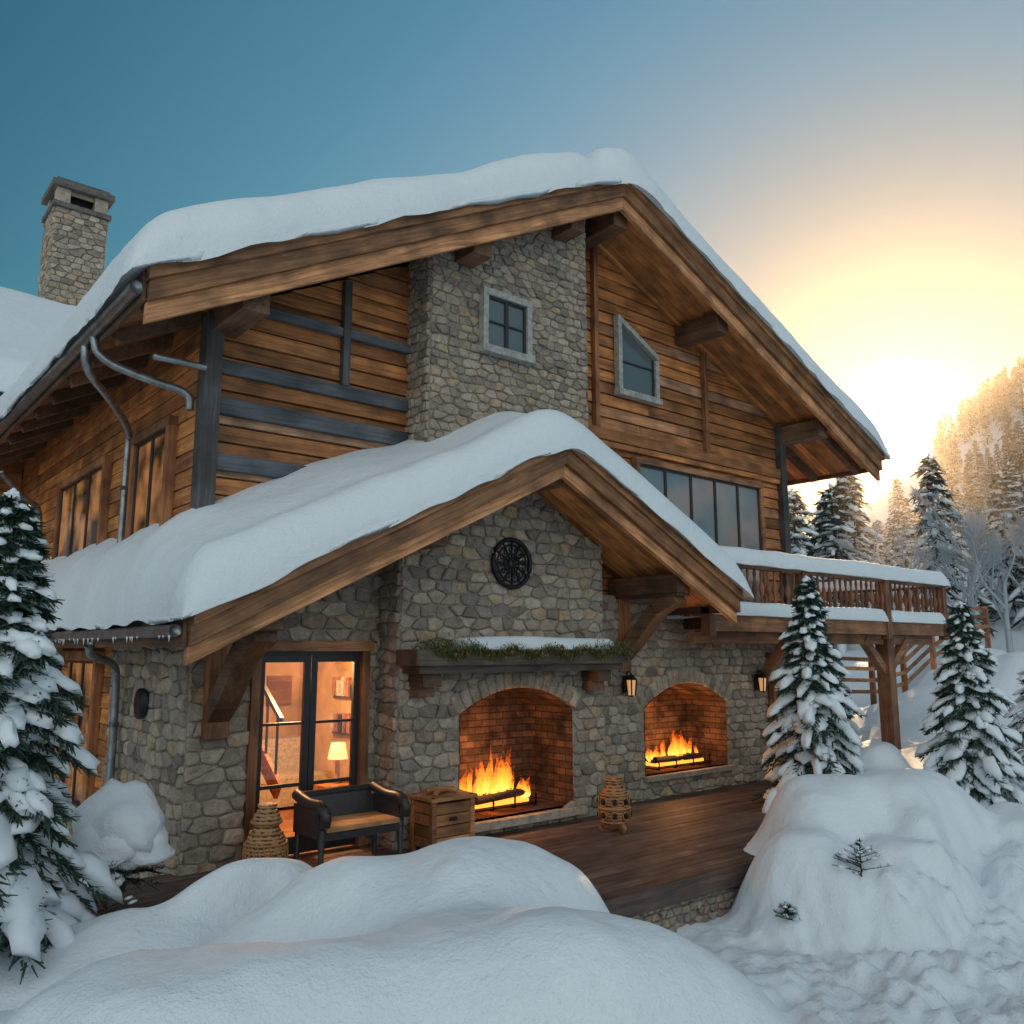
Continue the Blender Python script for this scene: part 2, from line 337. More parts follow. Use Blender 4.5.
S=RT(8.56); stones(st,S,8.5,9.0,3.6,8.7,.18,.12,D=.03); backing(st,S,8.5,9.02,3.6,lambda u:8.7,[])
stones(st,F3,WX0,5.4,-.4,3.7,.24,.155,[HD],[(-.5,1,4.57-.5*7.06-.12)]); backing(st,F3,WX0,5.4,-.5,lt(.12),[HD])
S=SD(WX0); stones(st,S,LY,11.6,-.4,2.5,.24,.155); backing(st,S,LY,11.6,-.5,lambda u:2.5,[])
stones(st,S,11.6,19,-.4,.1,.25,.16); backing(st,S,11.6,19,-.5,lambda u:.1,[])
stones(st,F2,8.73,14.1,-.4,2.9,.22,.14,[H2]); backing(st,F2,8.73,14.1,-.5,lambda u:3.0,[H2]); voussoirs(st,F2,H2)
S=RT(14.1); stones(st,S,SY,19,-.4,2.6,.3,.2); backing(st,S,SY,19,-.5,lambda u:2.6,[])
stones(st,FR(5.66),2.0,13.2,-.7,-.1,.11,.08,D=.03); backing(st,FR(5.66),2,13.2,-.9,lambda u:-.08,[])
st.box(9.9,12.08,SY-.12,SY+.1,.26,.33,0,.6)
st.box(6.1,8.27,MY-.14,MY+.1,.07,.16,0,.5)
st.finish('stone_masonry',[stone,mortar],CH)
fb=MB(); firebox(fb,F1,H1,.85,0); firebox(fb,F2,H2,.8,0); fb.finish('firebox_lining',[brick],CH)
# timber walls
tw=MB()
z=2.5;bh=.195
darks=[(4.12,4.30),(4.74,4.93),(5.20,5.36)]
while z<8.8:
    z1=z+bh
    def xl(q): return max(WX0+.02,8.77-(8.94-.1-q)/.525)
    def xr(q): return min(WX1-.02,8.77+(8.94-.1-q)/.43)
    for (a,b) in ((0,5.85),(8.5,20)):
        l0,l1=max(xl(z),a),max(xl(z1),a); r0,r1=min(xr(z),b),min(xr(z1),b)
        if r1-l1<.05: continue
        cuts=[0]
        if r0-l0>3: cuts.append(R.uniform(.3,.7))
        cuts.append(1); t=.035+R.uniform(-.01,.01)
        for c0,c1 in zip(cuts[:-1],cuts[1:]):
            A0=l0+(r0-l0)*c0+(.004 if c0 else 0);A1=l1+(r1-l1)*c0+(.004 if c0 else 0);B0=l0+(r0-l0)*c1;B1=l1+(r1-l1)*c1
            rr=R.random(); g_=.018
            tw.hexa([(A0,9-t,z),(B0,9-t,z),(B0,9.02,z),(A0,9.02,z),(A1,9-t+g_,z1-.018),(B1,9-t+g_,z1-.018),(B1,9.02,z1-.018),(A1,9.02,z1-.018)],0,rr)
    z=z1
for a,b in darks: tw.box(WX0+.1,5.8,8.90,8.98,a,b,1)
tw.box(8.5,WX1-.12,8.88,8.975,5.42,5.60,0,.1)
tw.box(8.5,WX1-.12,8.90,8.975,5.32,5.41,0,.7)
tw.box(WX0+.1,5.8,8.90,8.98,5.98,6.09,1)
for x0,x1 in ((WX0-.05,WX0+.14),(WX1-.14,WX1+.03)): tw.box(x0,x1,8.85,9.06,2.5,zm(x0)-.15,2)
tw.box(4.78,4.88,8.88,8.975,5.36,zm(4.8)-.15,2)
for x in (9.15,11.9,): tw.box(x,x+.09,8.88,8.975,5.6,zm(x)-.12 if x<10 else zm(x+.1)-.12,3,.3)
for (zz0,zz1,y0) in ((2.4,5.95,9.06),(.1,2.4,11.6)):
    z=zz0
    while z<zz1:
        t=.035+R.uniform(-.006,.006); y=y0
        while y<19:
            y1=min(19,y+R.uniform(2.5,5)); rr=R.random()
            tw.hexa([(WX0-t,y,z),(WX0+.02,y,z),(WX0+.02,y1-.004,z),(WX0-t,y1-.004,z),(WX0-t+.012,y,z+bh-.01),(WX0+.02,y,z+bh-.01),(WX0+.02,y1-.004,z+bh-.01),(WX0-t+.012,y1-.004,z+bh-.01)],4,rr)
            y=y1
        z+=bh
z=2.6
while z<6.4: tw.box(WX1-.02,WX1+.035,9.06,19,z,z+bh-.01,4); z+=bh
tw.prismY([(WX0,2.45),(WX1-.05,2.45),(WX1-.05,zm(WX1)-.12),(8.77,8.8),(WX0,zm(WX0)-.12)],9.03,9.12,0,.3)
tw.prismY([(WX0,-.5),(WX1-.05,-.5),(WX1-.05,zm(WX1)-.12),(8.77,8.8),(WX0,zm(WX0)-.12)],19,19.1,0,.3)
tw.box(WX0+.01,WX0+.1,9.12,19,2.4,5.9,4,.2); tw.box(WX0+.01,WX0+.1,11.6,19,-.4,2.4,4,.2); tw.box(WX1-.1,WX1-.03,9.12,19,2.4,6.4,4,.2)
tw.box(WX0+.1,WX1-.1,8.95,19,2.5,2.6,0,.2)
tw.finish('timber_walls',[siding,dark_x,dark_z,trim_z,siding_y],CH,.006)
# roofs
rf=MB()
XL,XR,YB,YE=2.2,16.1,7.9,21
def strip(x0,x1,zf,a,b,y0,y1,m,r=None):
    rf.prismY([(x0,zf(x0)+a),(x1,zf(x1)+a),(x1,zf(x1)+b),(x0,zf(x0)+b)],y0,y1,m,r)
ap=8.77
for (x0,x1,m) in ((XL,ap,0),(ap,XR,1)):
    strip(x0,x1,zm,.0,.2,YB,YE,m,.2)
    strip(x0-.02 if m==0 else x0,x1 if m==0 else x1+.02,zm,.09,.25,YB-.11,YB,m,.3)
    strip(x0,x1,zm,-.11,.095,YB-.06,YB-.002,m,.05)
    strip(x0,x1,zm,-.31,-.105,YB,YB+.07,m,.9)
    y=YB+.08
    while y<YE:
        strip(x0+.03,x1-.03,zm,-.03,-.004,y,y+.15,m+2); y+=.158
la=7.06
for (x0,x1,m) in ((2.6,la,0),(la,10.5,1)):
    strip(x0,x1,zl,0,.17,7.42,9.0,m,.2)
    strip(x0,x1,zl,.06,.21,7.30,7.40,m,.35)
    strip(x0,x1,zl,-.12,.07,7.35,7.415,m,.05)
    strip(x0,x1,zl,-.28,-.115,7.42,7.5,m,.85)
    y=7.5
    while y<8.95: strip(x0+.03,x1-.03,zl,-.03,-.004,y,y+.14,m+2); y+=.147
strip(2.6,3.2,zl,0,.17,9.0,16,0,.2)
y=9.0
while y<16: strip(2.6,3.2,zl,-.03,-.004,y,y+.14,2); y+=.147
rf.box(2.56,2.60,7.42,16,zl(2.6)-.12,zl(2.6)+.16,4,.2); rf.box(10.5,10.54,7.42,8.9,zl(10.5)-.12,zl(10.5)+.16,4,.3)
rf.box(XL-.04,XL,YB,YE,zm(XL)-.1,zm(XL)+.2,4,.15); rf.box(XR,XR+.04,YB,YE,zm(XR)-.1,zm(XR)+.2,4,.6)
for x,w in ((3.32,.3),(6.28,.3),(8.0,.26),(8.9,.3),(11.35,.28),(14.35,.3)):
    t=min(zm(x-w/2),zm(x+w/2))-.04; rf.box(x-w/2,x+w/2,8.06,9.1,t-.32,t,4)
for x in (3.42,5.3,7.06,9.5):
    t=zl(x+(.13 if x>=7.06 else -.13))-.04; rf.box(x-.13,x+.13,7.58,8.9,t-.26,t,4)
for x in (3.42,9.55):
    t=zl(x)-.3
    P=[(x,8.86-.0,t-.95),(x,8.6,t-.75),(x,8.1,t-.25),(x,7.7,t-.08)]
    for a,b in zip(P[:-1],P[1:]): rf.beam(a,b,.2,.24,4,.5,up=(1,0,0))
    rf.box(x-.12,x+.12,8.74,8.9,t-1.15,t,5,.5)
    rf.box(x-.14,x+.14,7.62,8.8,t-.08,t+.1,4,.4)
y=8.2
while y<20.5:
    rf.beam((2.26,y,zm(2.26)-.11),(3.2,y,zm(3.2)-.11),.12,.15,4); y+=.95
y=7.8
while y<16:
    rf.beam((2.64,y,zl(2.64)-.09),(3.2,y,zl(3.2)-.09),.1,.12,4); y+=.8
y=8.3
while y<20.5:
    rf.beam((14.3,y,zm(14.3)-.12),(16.0,y,zm(16.0)-.12),.12,.15,4); y+=.95
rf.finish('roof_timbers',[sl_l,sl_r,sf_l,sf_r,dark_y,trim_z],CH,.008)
# snow sheets
def cluster(a,b,Re,ea,eb,st):
    c=[0,.02,.06,.12,.2,.3,.42,.56,.72,.88]; L=[]
    lo=a;hi=b
    if ea: L+=[a+Re*q for q in c]; lo=a+Re
    if eb: L+=[b-Re*q for q in c]; hi=b-Re
    n=max(2,int((hi-lo)/st)+1); L+=list(np.linspace(lo,hi,n)); return sorted(set(round(q,5) for q in L))
def snow_sheet(mb,x0,x1,y0,y1,base,T,Re=.3,edges=(1,1,1,1),st=.12,drop=.05,wob=.05,m=0,nz=.10):
    Re=min(Re,(x1-x0)/2.01,(y1-y0)/2.01) if all(edges) else Re
    xs_=cluster(x0,x1,Re,edges[0],edges[1],st); ys_=cluster(y0,y1,Re,edges[2],edges[3],st); nx_,ny_=len(xs_),len(ys_); V=[];B=[]
    def q(d): t=min(1,max(0,d/Re)); return math.sqrt(max(0,1-(1-t)**2))
    for y in ys_:
        for x in xs_:
            f=1
            if edges[0]: f*=q(x-x0)
            if edges[1]: f*=q(x1-x)
            if edges[2]: f*=q(y-y0)
            if edges[3]: f*=q(y1-y)
            n1=noise.noise(Vector((x*.7,y*.7,3.3))); n2=noise.noise(Vector((x*2.3,y*2.3,7.7)))
            e=1-f*.6
            wx=noise.noise(Vector((y*1.2,x*.7,1.2)))*wob*e+noise.noise(Vector((y*5,x*3,4)))*wob*.25*e; wy=noise.noise(Vector((x*1.2,y*.7,9.2)))*wob*e+noise.noise(Vector((x*5,y*3,14)))*wob*.25*e
            bz=base(x,y); zt=bz+T(x,y)*f*(1+nz*2*n1+nz*.5*n2)-drop*(1-f)*(1+.8*n2)
            V.append((x+wx,y+wy,zt)); B.append((x+wx*(f<.01),y+wy*(f<.01),bz-.03 if f>.01 else zt-.005))
    n=len(V); fs=[]
    for j in range(ny_-1):
        for i_ in range(nx_-1):
            a=j*nx_+i_; fs.append((a,a+1,a+nx_+1,a+nx_)); fs.append((a+n,a+nx_+n,a+nx_+1+n,a+1+n))
    for i_ in range(nx_-1):
        if edges[2]: fs.append((i_,i_+n,i_+1+n,i_+1))
        a=(ny_-1)*nx_+i_
        if edges[3]: fs.append((a,a+1,a+1+n,a+n))
    for j in range(ny_-1):
        a=j*nx_
        if edges[0]: fs.append((a,a+nx_,a+nx_+n,a+n))
        a=j*nx_+nx_-1
        if edges[1]: fs.append((a,a+n,a+nx_+n,a+nx_))
    mb.add(V+B,fs,m,.5,True)
sn=MB()
def bm(x,y): return 8.94+.22-((.525 if x<ap else .43)*(math.sqrt((x-ap)**2+.12)-.1))
def Tm(x,y): return .56*(1-.45*math.exp(-((x-8.15)/.12)**2)*math.exp(-max(0,y-8)/.8))+.08*math.exp(-((x-8.9)/.6)**2)
snow_sheet(sn,XL-.2,XR+.1,YB-.2,YE,bm,Tm,.42,st=.16,wob=.07,drop=.10)
def bl(x,y): return 4.57+.19-.5*(math.sqrt((x-la)**2+.10)-.1)
def Tl(x,y):
    t=min(1,max(0,(x-2.5)/.7)); t=t*t*(3-2*t); return .47+.33*min(1,max(0,(y-7.9)/1.1))*(.35+.65*t)
snow_sheet(sn,2.46,10.62,7.22,9.0,bl,Tl,.34,(1,1,1,0),st=.11,wob=.05,drop=.08)
snow_sheet(sn,2.46,3.20,9.0,16.1,bl,Tl,.34,(1,0,0,1),st=.12,wob=.05,drop=.08)
sn.finish('roof_snow',[snow],CH)
ic=MB()
for k in range(55):
    y=R.uniform(7.4,15.8); L_=R.uniform(.02,.08); z=zl(2.5)+.03
    ic.lathe((2.44+R.uniform(-.02,.02),y,z-L_),[(.001,0),(.006,L_*.5),(.012,L_)],6,0)
ic.finish('icicles',[simple('ice',(.6,.7,.75),.12)],CH)
# windows
wn=MB()
def window(F,u0,u1,z0,z1,cols=(.5,),rows=(),fw=.07,mf=0,mg=1,d=.06,sl=0,mm=2):
    zt=lambda u:z1-sl*(u-u0)/(u1-u0)
    wn.add([F(u0+.01,z0+.01,.045),F(u1-.01,z0+.01,.045),F(u1-.01,zt(u1)-.01,.045),F(u0+.01,zt(u0)-.01,.045)],[(0,1,2,3)],mg)
    wn.fbox(F,u0-fw,u0,z0-fw,zt(u0),.0,d+.05,mf); wn.fbox(F,u1,u1+fw,z0-fw,zt(u1),.0,d+.05,mf)
    wn.fbox(F,u0-fw*1.3,u1+fw*1.3,z0-fw*1.2,z0,.0,d+.08,mf)
    wn.hexa([F(u0-fw,zt(u0),0),F(u1+fw,zt(u1),0),F(u1+fw,zt(u1),d+.055),F(u0-fw,zt(u0),d+.055),F(u0-fw,zt(u0)+fw*1.1,0),F(u1+fw,zt(u1)+fw*1.1,0),F(u1+fw,zt(u1)+fw*1.1,d+.055),F(u0-fw,zt(u0)+fw*1.1,d+.055)],mf)
    f2=.035
    wn.fbox(F,u0,u0+f2,z0,zt(u0+f2),.0,d+.01,mm); wn.fbox(F,u1-f2,u1,z0,zt(u1),.0,d+.01,mm); wn.fbox(F,u0+f2,u1-f2,z0,z0+f2,.0,d+.01,mm)
    if sl==0: wn.fbox(F,u0+f2,u1-f2,z1-f2,z1,.0,d+.01,mm)
    for c in cols: u=u0+(u1-u0)*c; wn.fbox(F,u-.026,u+.026,z0,zt(u),.0,d+.012,mm)
    for c in rows: z=z0+(z1-z0)*c; wn.fbox(F,u0,u1,z-.013,z+.013,.0,d+.008,mm)
window(lambda u,z,d:(u,8.5-.03-d,z),6.62,7.30,6.16,6.86,(.5,),(.5,),.085,0)
FW=FR(8.955)
window(FW,9.74,10.55,6.30,7.45,(),(.42,),.085,0,sl=.5)
window(FW,10.1,13.42,3.0,5.14,(.2,.4,.6,.8),(),.09,3,6)
SW=SD(WX0-.03)
window(SW,9.75,10.95,3.0,4.72,(.5,),(),.1,4,5); window(SW,12.35,14.85,3.0,4.72,(.33,.66),(),.1,4,5)
window(SW,12.05,14.05,.2,2.05,(.33,.66),(.35,.68),.12,4,5)
window(FR(SY-.05),13.3,13.88,.0,2.05,(),(.4,),.09,4)
def mk_warmglass(nm,st_,base,sc_):
    m=M(nm); m.b.inputs['Base Color'].default_value=base; m.b.inputs['Roughness'].default_value=.06
    n=m.noise(m.obj(),sc_,3,.5); m.l(m.ramp(n,[(.42,(.02,.008,.003)),(.62,(1,.42,.14))]),m.b.inputs['Emission Color']); m.b.inputs['Emission Strength'].default_value=st_; return m.mat
g2=mk_warmglass('reflection_tint_glass',.06,(.16,.20,.23,1),1.1); g2.node_tree.nodes['Principled BSDF'].inputs['Specular IOR Level'].default_value=1.0  # bluish reflection put into the base colour, plus faint warm glow patches
wn.finish('windows',[grey_fr,glass_dark,black_fr,trim_x,trim_z,mk_warmglass('lit_window_glass',.3,(.04,.03,.02,1),1.6),g2],CH,.004)
# glass door
dr=MB(); u0,u1=3.90,5.14
dr.fbox(F3,3.80,3.90,0,2.18,-.06,.07,0);dr.fbox(F3,u1,u1+.1,0,2.18,-.06,.07,0);dr.fbox(F3,3.76,5.28,2.18,2.30,-.06,.09,1)
for a,b in ((u0,(u0+u1)/2-.004),((u0+u1)/2+.004,u1)):
    dr.fbox(F3,a,a+.075,.02,2.14,-.05,.0,2);dr.fbox(F3,b-.075,b,.02,2.14,-.05,.0,2);dr.fbox(F3,a+.075,b-.075,.02,.2,-.05,.0,2);dr.fbox(F3,a+.075,b-.075,2.06,2.14,-.05,.0,2)
    dr.fbox(F3,a+.075,b-.075,.72,.76,-.045,-.01,2);dr.fbox(F3,a+.075,b-.075,1.38,1.41,-.045,-.01,2); dr.fbox(F3,a+.07,b-.07,.2,2.06,-.03,-.025,3)
dr.fbox(F3,u0,u1,2.14,2.18,-.05,.01,2)
dr.finish('glass_door',[trim_z,trim_x,black_fr,dglass],CH,.004)
# room
rm=MB()
rm.box(3.28,3.33,9.0,12.6,0,2.5,0);rm.box(6.2,6.25,9.36,12.6,0,2.5,0);rm.box(3.3,6.25,12.6,12.65,0,2.5,0);rm.box(3.3,6.25,8.96,12.6,2.44,2.49,0);rm.box(3.2,6.25,8.96,12.6,-.05,.0,1)
SX=4.7
for k in range(9): rm.box(3.35,SX-.02,12.2-.26*k,12.45-.26*k,.2*(9-k)-.03+.35,.2*(9-k)+.35,1)
rm.beam((SX,12.4,2.2),(SX,10.0,.5),.05,.22,1); rm.beam((SX,12.4,3.0),(SX,10.0,1.35),.05,.06,3)
for k in range(8): rm.beam((SX,12.2-.3*k,2.05-.21*k),(SX,12.2-.3*k,2.85-.21*k),.025,.025,3,up=(1,0,0))
rm.box(4.9,6.1,11.4,12.2,.05,.45,2);rm.box(4.9,6.1,12.1,12.4,.05,.9,2);rm.box(4.75,4.92,11.4,12.4,.05,.62,2)
rm.box(5.0,5.5,12.55,12.59,1.25,1.85,3);rm.box(5.65,6.05,12.55,12.59,1.35,1.8,1);rm.box(5.05,5.45,12.54,12.55,1.3,1.8,2)
rm.box(6.15,6.2,10.2,11.4,1.0,1.05,1);rm.box(6.15,6.2,10.2,11.4,1.5,1.55,1)
for k in range(9): rm.box(6.05,6.18,10.25+.12*k,10.33+.12*k,1.05,1.2+.12*R.random(),R.choice((1,2,3)))
for k in range(8): rm.box(6.05,6.18,10.27+.13*k,10.35+.13*k,1.55,1.7+.12*R.random(),R.choice((1,2,3)))
for y in (9.6,10.6,11.6): rm.box(3.33,6.2,y,y+.14,2.3,2.44,1)
rm.box(5.3,5.9,9.9,10.5,.0,.5,1); rm.lathe((5.6,10.2,.5),[(.09,0),(.03,.03),(.03,.3)],12,1); rm.lathe((5.6,10.2,.8),[(.13,0),(.09,.2)],16,4)
rm.finish('living_room',[plaster,trim_x,fabric,black_fr,lampglow],CH)
# chimney & rear wing
cm=MB(); c0,c1,d0,d1=3.8,4.95,21.6,22.7
for F_,a,b in ((FR(d0),c0,c1),(SD(c0),d0,d1),(RT(c1),d0,d1)): stones(cm,F_,a,b,9.2,12.75,.24,.15)
cm.box(c0+.01,c1-.01,d0+.01,d1-.01,8.5,12.75,1)
cm.box(c0-.08,c1+.08,d0-.08,d1+.08,12.75,12.87,4,.4)
for x in (c0,c1-.3):
    for y in (d0,d1-.3): cm.box(x,x+.3,y,y+.3,12.87,13.25,0)
cm.box(c0+.3,c1-.3,d0+.06,d0+.1,13.15,13.25,0);cm.box(c0+.25,c1-.25,d0+.25,d1-.25,12.87,13.2,2)  # near-black block fills the cap opening
cm.box(c0-.12,c1+.12,d0-.12,d1+.12,13.25,13.4,4,.1); cm.box(c0-.02,c1+.02,d0-.02,d1+.02,13.4,13.5,4)
cm.finish('stone_chimney',[stone,mortar,near_black,snow,simple('chimney_cap',(.13,.12,.11),.9,0,6)],CH,.012)
rw=MB()
rw.box(-6.5,WX0-.05,18.6,18.7,-.5,8,0,.3);rw.box(-6.5,-6.4,18.6,26,-.5,8,0);rw.box(-6.5,9,25.9,26,-.5,8,0)
z=.0
while z<7.5: rw.box(-6.5,WX0-.05,18.55,18.6,z,z+.19,0); z+=.2
rw.box(1.6,2.6,18.5,18.55,3.6,4.9,1);rw.box(-2,-.6,18.5,18.55,3.6,4.9,1)
for s_,e_ in ((16.8,22.0),(27.2,22.0)):
    rw.hexa([(-7.2,s_,6.5),(9,s_,6.5),(9,e_,10.0),(-7.2,e_,10.0),(-7.2,s_,6.75),(9,s_,6.75),(9,e_,10.25),(-7.2,e_,10.25)],2)
snow_sheet(rw,-7.3,9,16.7,27.3,lambda x,y:10.22-.673*(math.sqrt((y-22)**2+.1)-.1),lambda x,y:.45,.35,st=.4,wob=.1,m=3)
rw.finish('rear_wing',[siding,glass_dark,dark_x,snow],CH)
# gutters and pipes
gp=MB()
gp.tube([(XL-.09,YB+.02,zm(XL)+.02),(XL-.09,YE,zm(XL)+.02)],.065,12); gp.tube([(2.5,7.45,zl(2.6)+.02),(2.5,16,zl(2.6)+.02)],.055,12)
z0=zm(XL)
gp.tube(smooth([(2.12,9.75,z0),(2.14,9.75,z0-.3),(2.5,10.2,z0-.42),(3.05,11.25,z0-.5),(3.05,11.3,z0-.8),(3.05,11.3,3.1)]),.045,10)
gp.tube(smooth([(2.12,9.4,z0),(2.16,9.35,z0-.28),(2.7,9.2,z0-.45),(3.06,9.12,z0-.52),(3.06,9.1,z0-.72)]),.045,10)
gp.tube(smooth([(2.5,10.2,2.25),(2.55,10.3,2.12),(2.95,10.8,2.05),(3.03,10.95,1.8),(3.03,10.95,-.3)]),.045,10)
gp.tube(smooth([(3.06,8.7,5.15),(2.5,8.6,5.12)],1),.035,10)
gp.tube(smooth([(2.3,15.5,5.0),(2.8,16.0,4.65),(3.06,16.2,4.6),(3.06,16.2,3)]),.05,10)
for zz in (3.4,4.2): gp.tube([(3.05,11.3,zz),(3.05,11.3,zz+.05)],.06,10)
for zz in (.4,1.3): gp.tube([(3.03,10.95,zz),(3.03,10.95,zz+.05)],.058,10)
gp.finish('gutters_and_downpipes',[metal],CH)
# balcony
bc=MB(); by=7.98; BX0,BX1=10.56,18.6
bc.box(BX0,BX1,by-.03,by+.05,2.48,2.76,0,.5); bc.box(BX1-.06,BX1+.02,by+.05,12.0,2.48,2.76,1,.5)
y=by+.06
while y<9.0: bc.box(BX0,BX1-.07,y,y+.13,2.70,2.74,0); y+=.14
while y<12.0: bc.box(WX1+.05,BX1-.07,y,y+.13,2.70,2.74,0); y+=.14
for x in np.arange(BX0+.4,BX1,.9): bc.box(x,x+.12,by+.06,9.0 if x<WX1 else 12,2.52,2.69,1)
def balus(x,y):
    bc.lathe((x,y,2.93),[(.018,0),(.03,.05),(.016,.1),(.044,.2),(.046,.26),(.017,.38),(.030,.48),(.018,.55)],8,2)
bc.box(BX0,BX1,by-.03,by+.05,2.88,2.93,0); bc.box(BX0,BX1,by-.05,by+.07,3.48,3.56,0)
bc.box(BX1-.06,BX1+.02,by+.05,12,2.88,2.93,1);bc.box(BX1-.08,BX1+.04,by+.07,12,3.48,3.56,1)
for x in np.arange(BX0+.12,BX1-.05,.19): balus(x,by+.01)
for y in np.arange(by+.16,12,.19): balus(BX1-.02,y)
for x in (BX0+.02,13.2,16.1,BX1-.02): bc.box(x-.08,x+.08,by-.07,by+.09,2.40,3.60,2)
bc.box(BX1-.1,BX1+.06,11.9,12.06,2.4,3.6,2)
for x,y in ((16.6,8.3),(16.6,11.8)):
    bc.box(x-.13,x+.13,y-.13,y+.13,-.2,2.48,2,.6)
    bc.beam((x+.05,y,1.75),(x+.85,y,2.4),.14,.16,0); bc.beam((x-.05,y,1.75),(x-.85,y,2.4),.14,.16,0)
bc.beam((12.95,8.75,1.6),(12.95,8.1,2.4),.16,.18,1); bc.box(12.85,13.05,8.05,8.8,2.3,2.48,1)
bc.box(BX0,BX1,8.25,8.4,2.30,2.48,0)
bc.finish('timber_balcony',[trim_x,dark_y,rail_w],CH,.005)
bs=MB()
snow_sheet(bs,BX0-.1,BX1+.08,by-.15,by+.17,lambda x,y:3.56,lambda x,y:.26,.15,st=.15,wob=.03,drop=.03)
snow_sheet(bs,BX1-.15,BX1+.12,by+.05,12.1,lambda x,y:3.56,lambda x,y:.2,.13,st=.15,wob=.03,drop=.02)
for a,b in ((BX0,13.1),(13.3,16.0),(16.22,BX1-.1)): snow_sheet(bs,a,b,by-.1,by+.12,lambda x,y:2.755,lambda x,y:.2,.1,st=.12,wob=.03,drop=.02)
snow_sheet(bs,BX0,BX1-.15,by+.1,9.0,lambda x,y:2.74,lambda x,y:.12,.1,st=.3)
bs.finish('balcony_snow',[snow],CH)
# deck
dk=MB(); y=5.62
while y<8.9:
    cu=[1.9,R.uniform(4,6),R.uniform(7.5,9),R.uniform(10,12),13.3]
    for a,b in zip(cu[:-1],cu[1:]): dk.box(a+.003,b,y,y+.135,-.035,R.uniform(-.003,.002),0)
    y+=.142
dk.box(1.9,13.3,5.58,5.615,-.2,-.005,0,.3); dk.box(1.9,13.3,5.68,8.8,-.3,-.06,0,.3)
dk.finish('timber_deck',[deckw],CH,.004)
# mantel
mt=MB(); mt.box(5.33,8.78,7.98,8.42,2.02,2.20,0,.6); mt.box(5.40,8.72,8.04,8.42,1.93,2.02,0,.1)
for x in (5.62,8.42): mt.box(x-.13,x+.13,8.1,8.42,1.78,1.93,1); mt.box(x-.11,x+.11,8.22,8.42,1.66,1.78,1)
snow_sheet(mt,6.0,8.6,8.0,8.40,lambda x,y:2.2,lambda x,y:.15,.12,st=.1,wob=.05,drop=.02,m=2)
for k in range(6500):
    x=R.uniform(5.55,8.78); sw=.07*math.sin((x-5.5)*5.2)**2
    y=R.uniform(7.88,8.0); z=2.21-sw+R.gauss(0,.032); d=Vector((R.uniform(-1,1),R.uniform(-1,.2),R.uniform(-.7,.6))).normalized()*R.uniform(.035,.085)
    if R.random()<.35: x=R.choice((R.uniform(5.45,6.2),R.uniform(8.2,8.8))); y=R.uniform(7.92,8.3); z=2.24+R.gauss(0,.04)
    p=Vector((x,y,z)); s_=d.cross(Vector((0,0,1))).normalized()*.007
    mt.add([p-s_,p+s_,p+d],[(0,1,2)],3 if R.random()<.7 else 5)
for k in range(14): 
    x=R.uniform(5.6,8.7); mt.lathe((x,R.uniform(7.92,7.97),2.17+R.uniform(-.03,.05)),[(.005,0),(.02,.01),(.024,.025),(.015,.045),(.003,.05)],8,4)
mt.finish('fireplace_mantel',[mant,dark_y,snow,simple('garland_green',(.11,.14,.04),.7),simple('pine_cone_berries',(.22,.08,.04),.6),simple('garland_tips',(.25,.24,.10),.7)],CH)
# medallion
md=MB(); c=Vector((7.03,MY-.06,3.30))
def ring(r,rad,n=40):
    P=[(c.x+r*math.cos(2*math.pi*k/n),c.y,c.z+r*math.sin(2*math.pi*k/n)) for k in range(n+1)]; md.tube(P,rad,8,0,.5,False)
ring(.31,.03);ring(.24,.012);ring(.12,.014);ring(.05,.02)
for k in range(12):
    t=2*math.pi*k/12; md.tube([c+Vector((math.cos(t)*.05,0,math.sin(t)*.05)),c+Vector((math.cos(t)*.3,0,math.sin(t)*.3))],.012,6)
    t2=t+math.pi/12; md.tube([c+Vector((math.cos(t)*.12,0,math.sin(t)*.12)),c+Vector((math.cos(t2)*.18,0,math.sin(t2)*.18)),c+Vector((math.cos(t)*.25,0,math.sin(t)*.25))],.01,6)
P=[(.30*math.cos(2*math.pi*k/32),.30*math.sin(2*math.pi*k/32)) for k in range(32)]
md.add([(c.x+a,c.y+.03,c.z+b) for a,b in P],[tuple(range(32))],1)
md.tube([(3.1,10.15,1.6),(3.05,10.15,1.6)],.17,24)
md.finish('iron_medallion',[iron,simple('medallion_back',(.16,.16,.155),.8)],CH)
# lanterns
ln=MB()
def lantern(x,y,z):
    ln.box(x-.04,x+.04,y+.10,y+.14,z-.1,z+.16,0); ln.tube(smooth([(x,y+.12,z+.1),(x,y+.06,z+.24),(x,y,z+.18)],2),.01,6)
    ln.lathe((x,y,z+.1),[(.09,0),(.07,.03),(.02,.08),(.01,.1)],8,0,None,False); ln.lathe((x,y,z-.14),[(.04,0),(.055,.02)],8,0,None,False)
    ln.lathe((x,y,z-.12),[(.045,0),(.065,.22)],8,1,None,False)
    for k in range(4):
        t=math.pi/4+k*math.pi/2; ln.tube([(x+.056*math.cos(t),y+.056*math.sin(t),z-.13),(x+.077*math.cos(t),y+.077*math.sin(t),z+.11)],.011,5)
lantern(9.5,SY-.2,1.66);lantern(12.82,SY-.2,1.62); lantern(2.95,16.9,4.5)
ln.finish('wall_lanterns',[iron,simple('lantern_glass',(.4,.3,.18),.3,0,None,((1,.5,.2),.5))],CH)
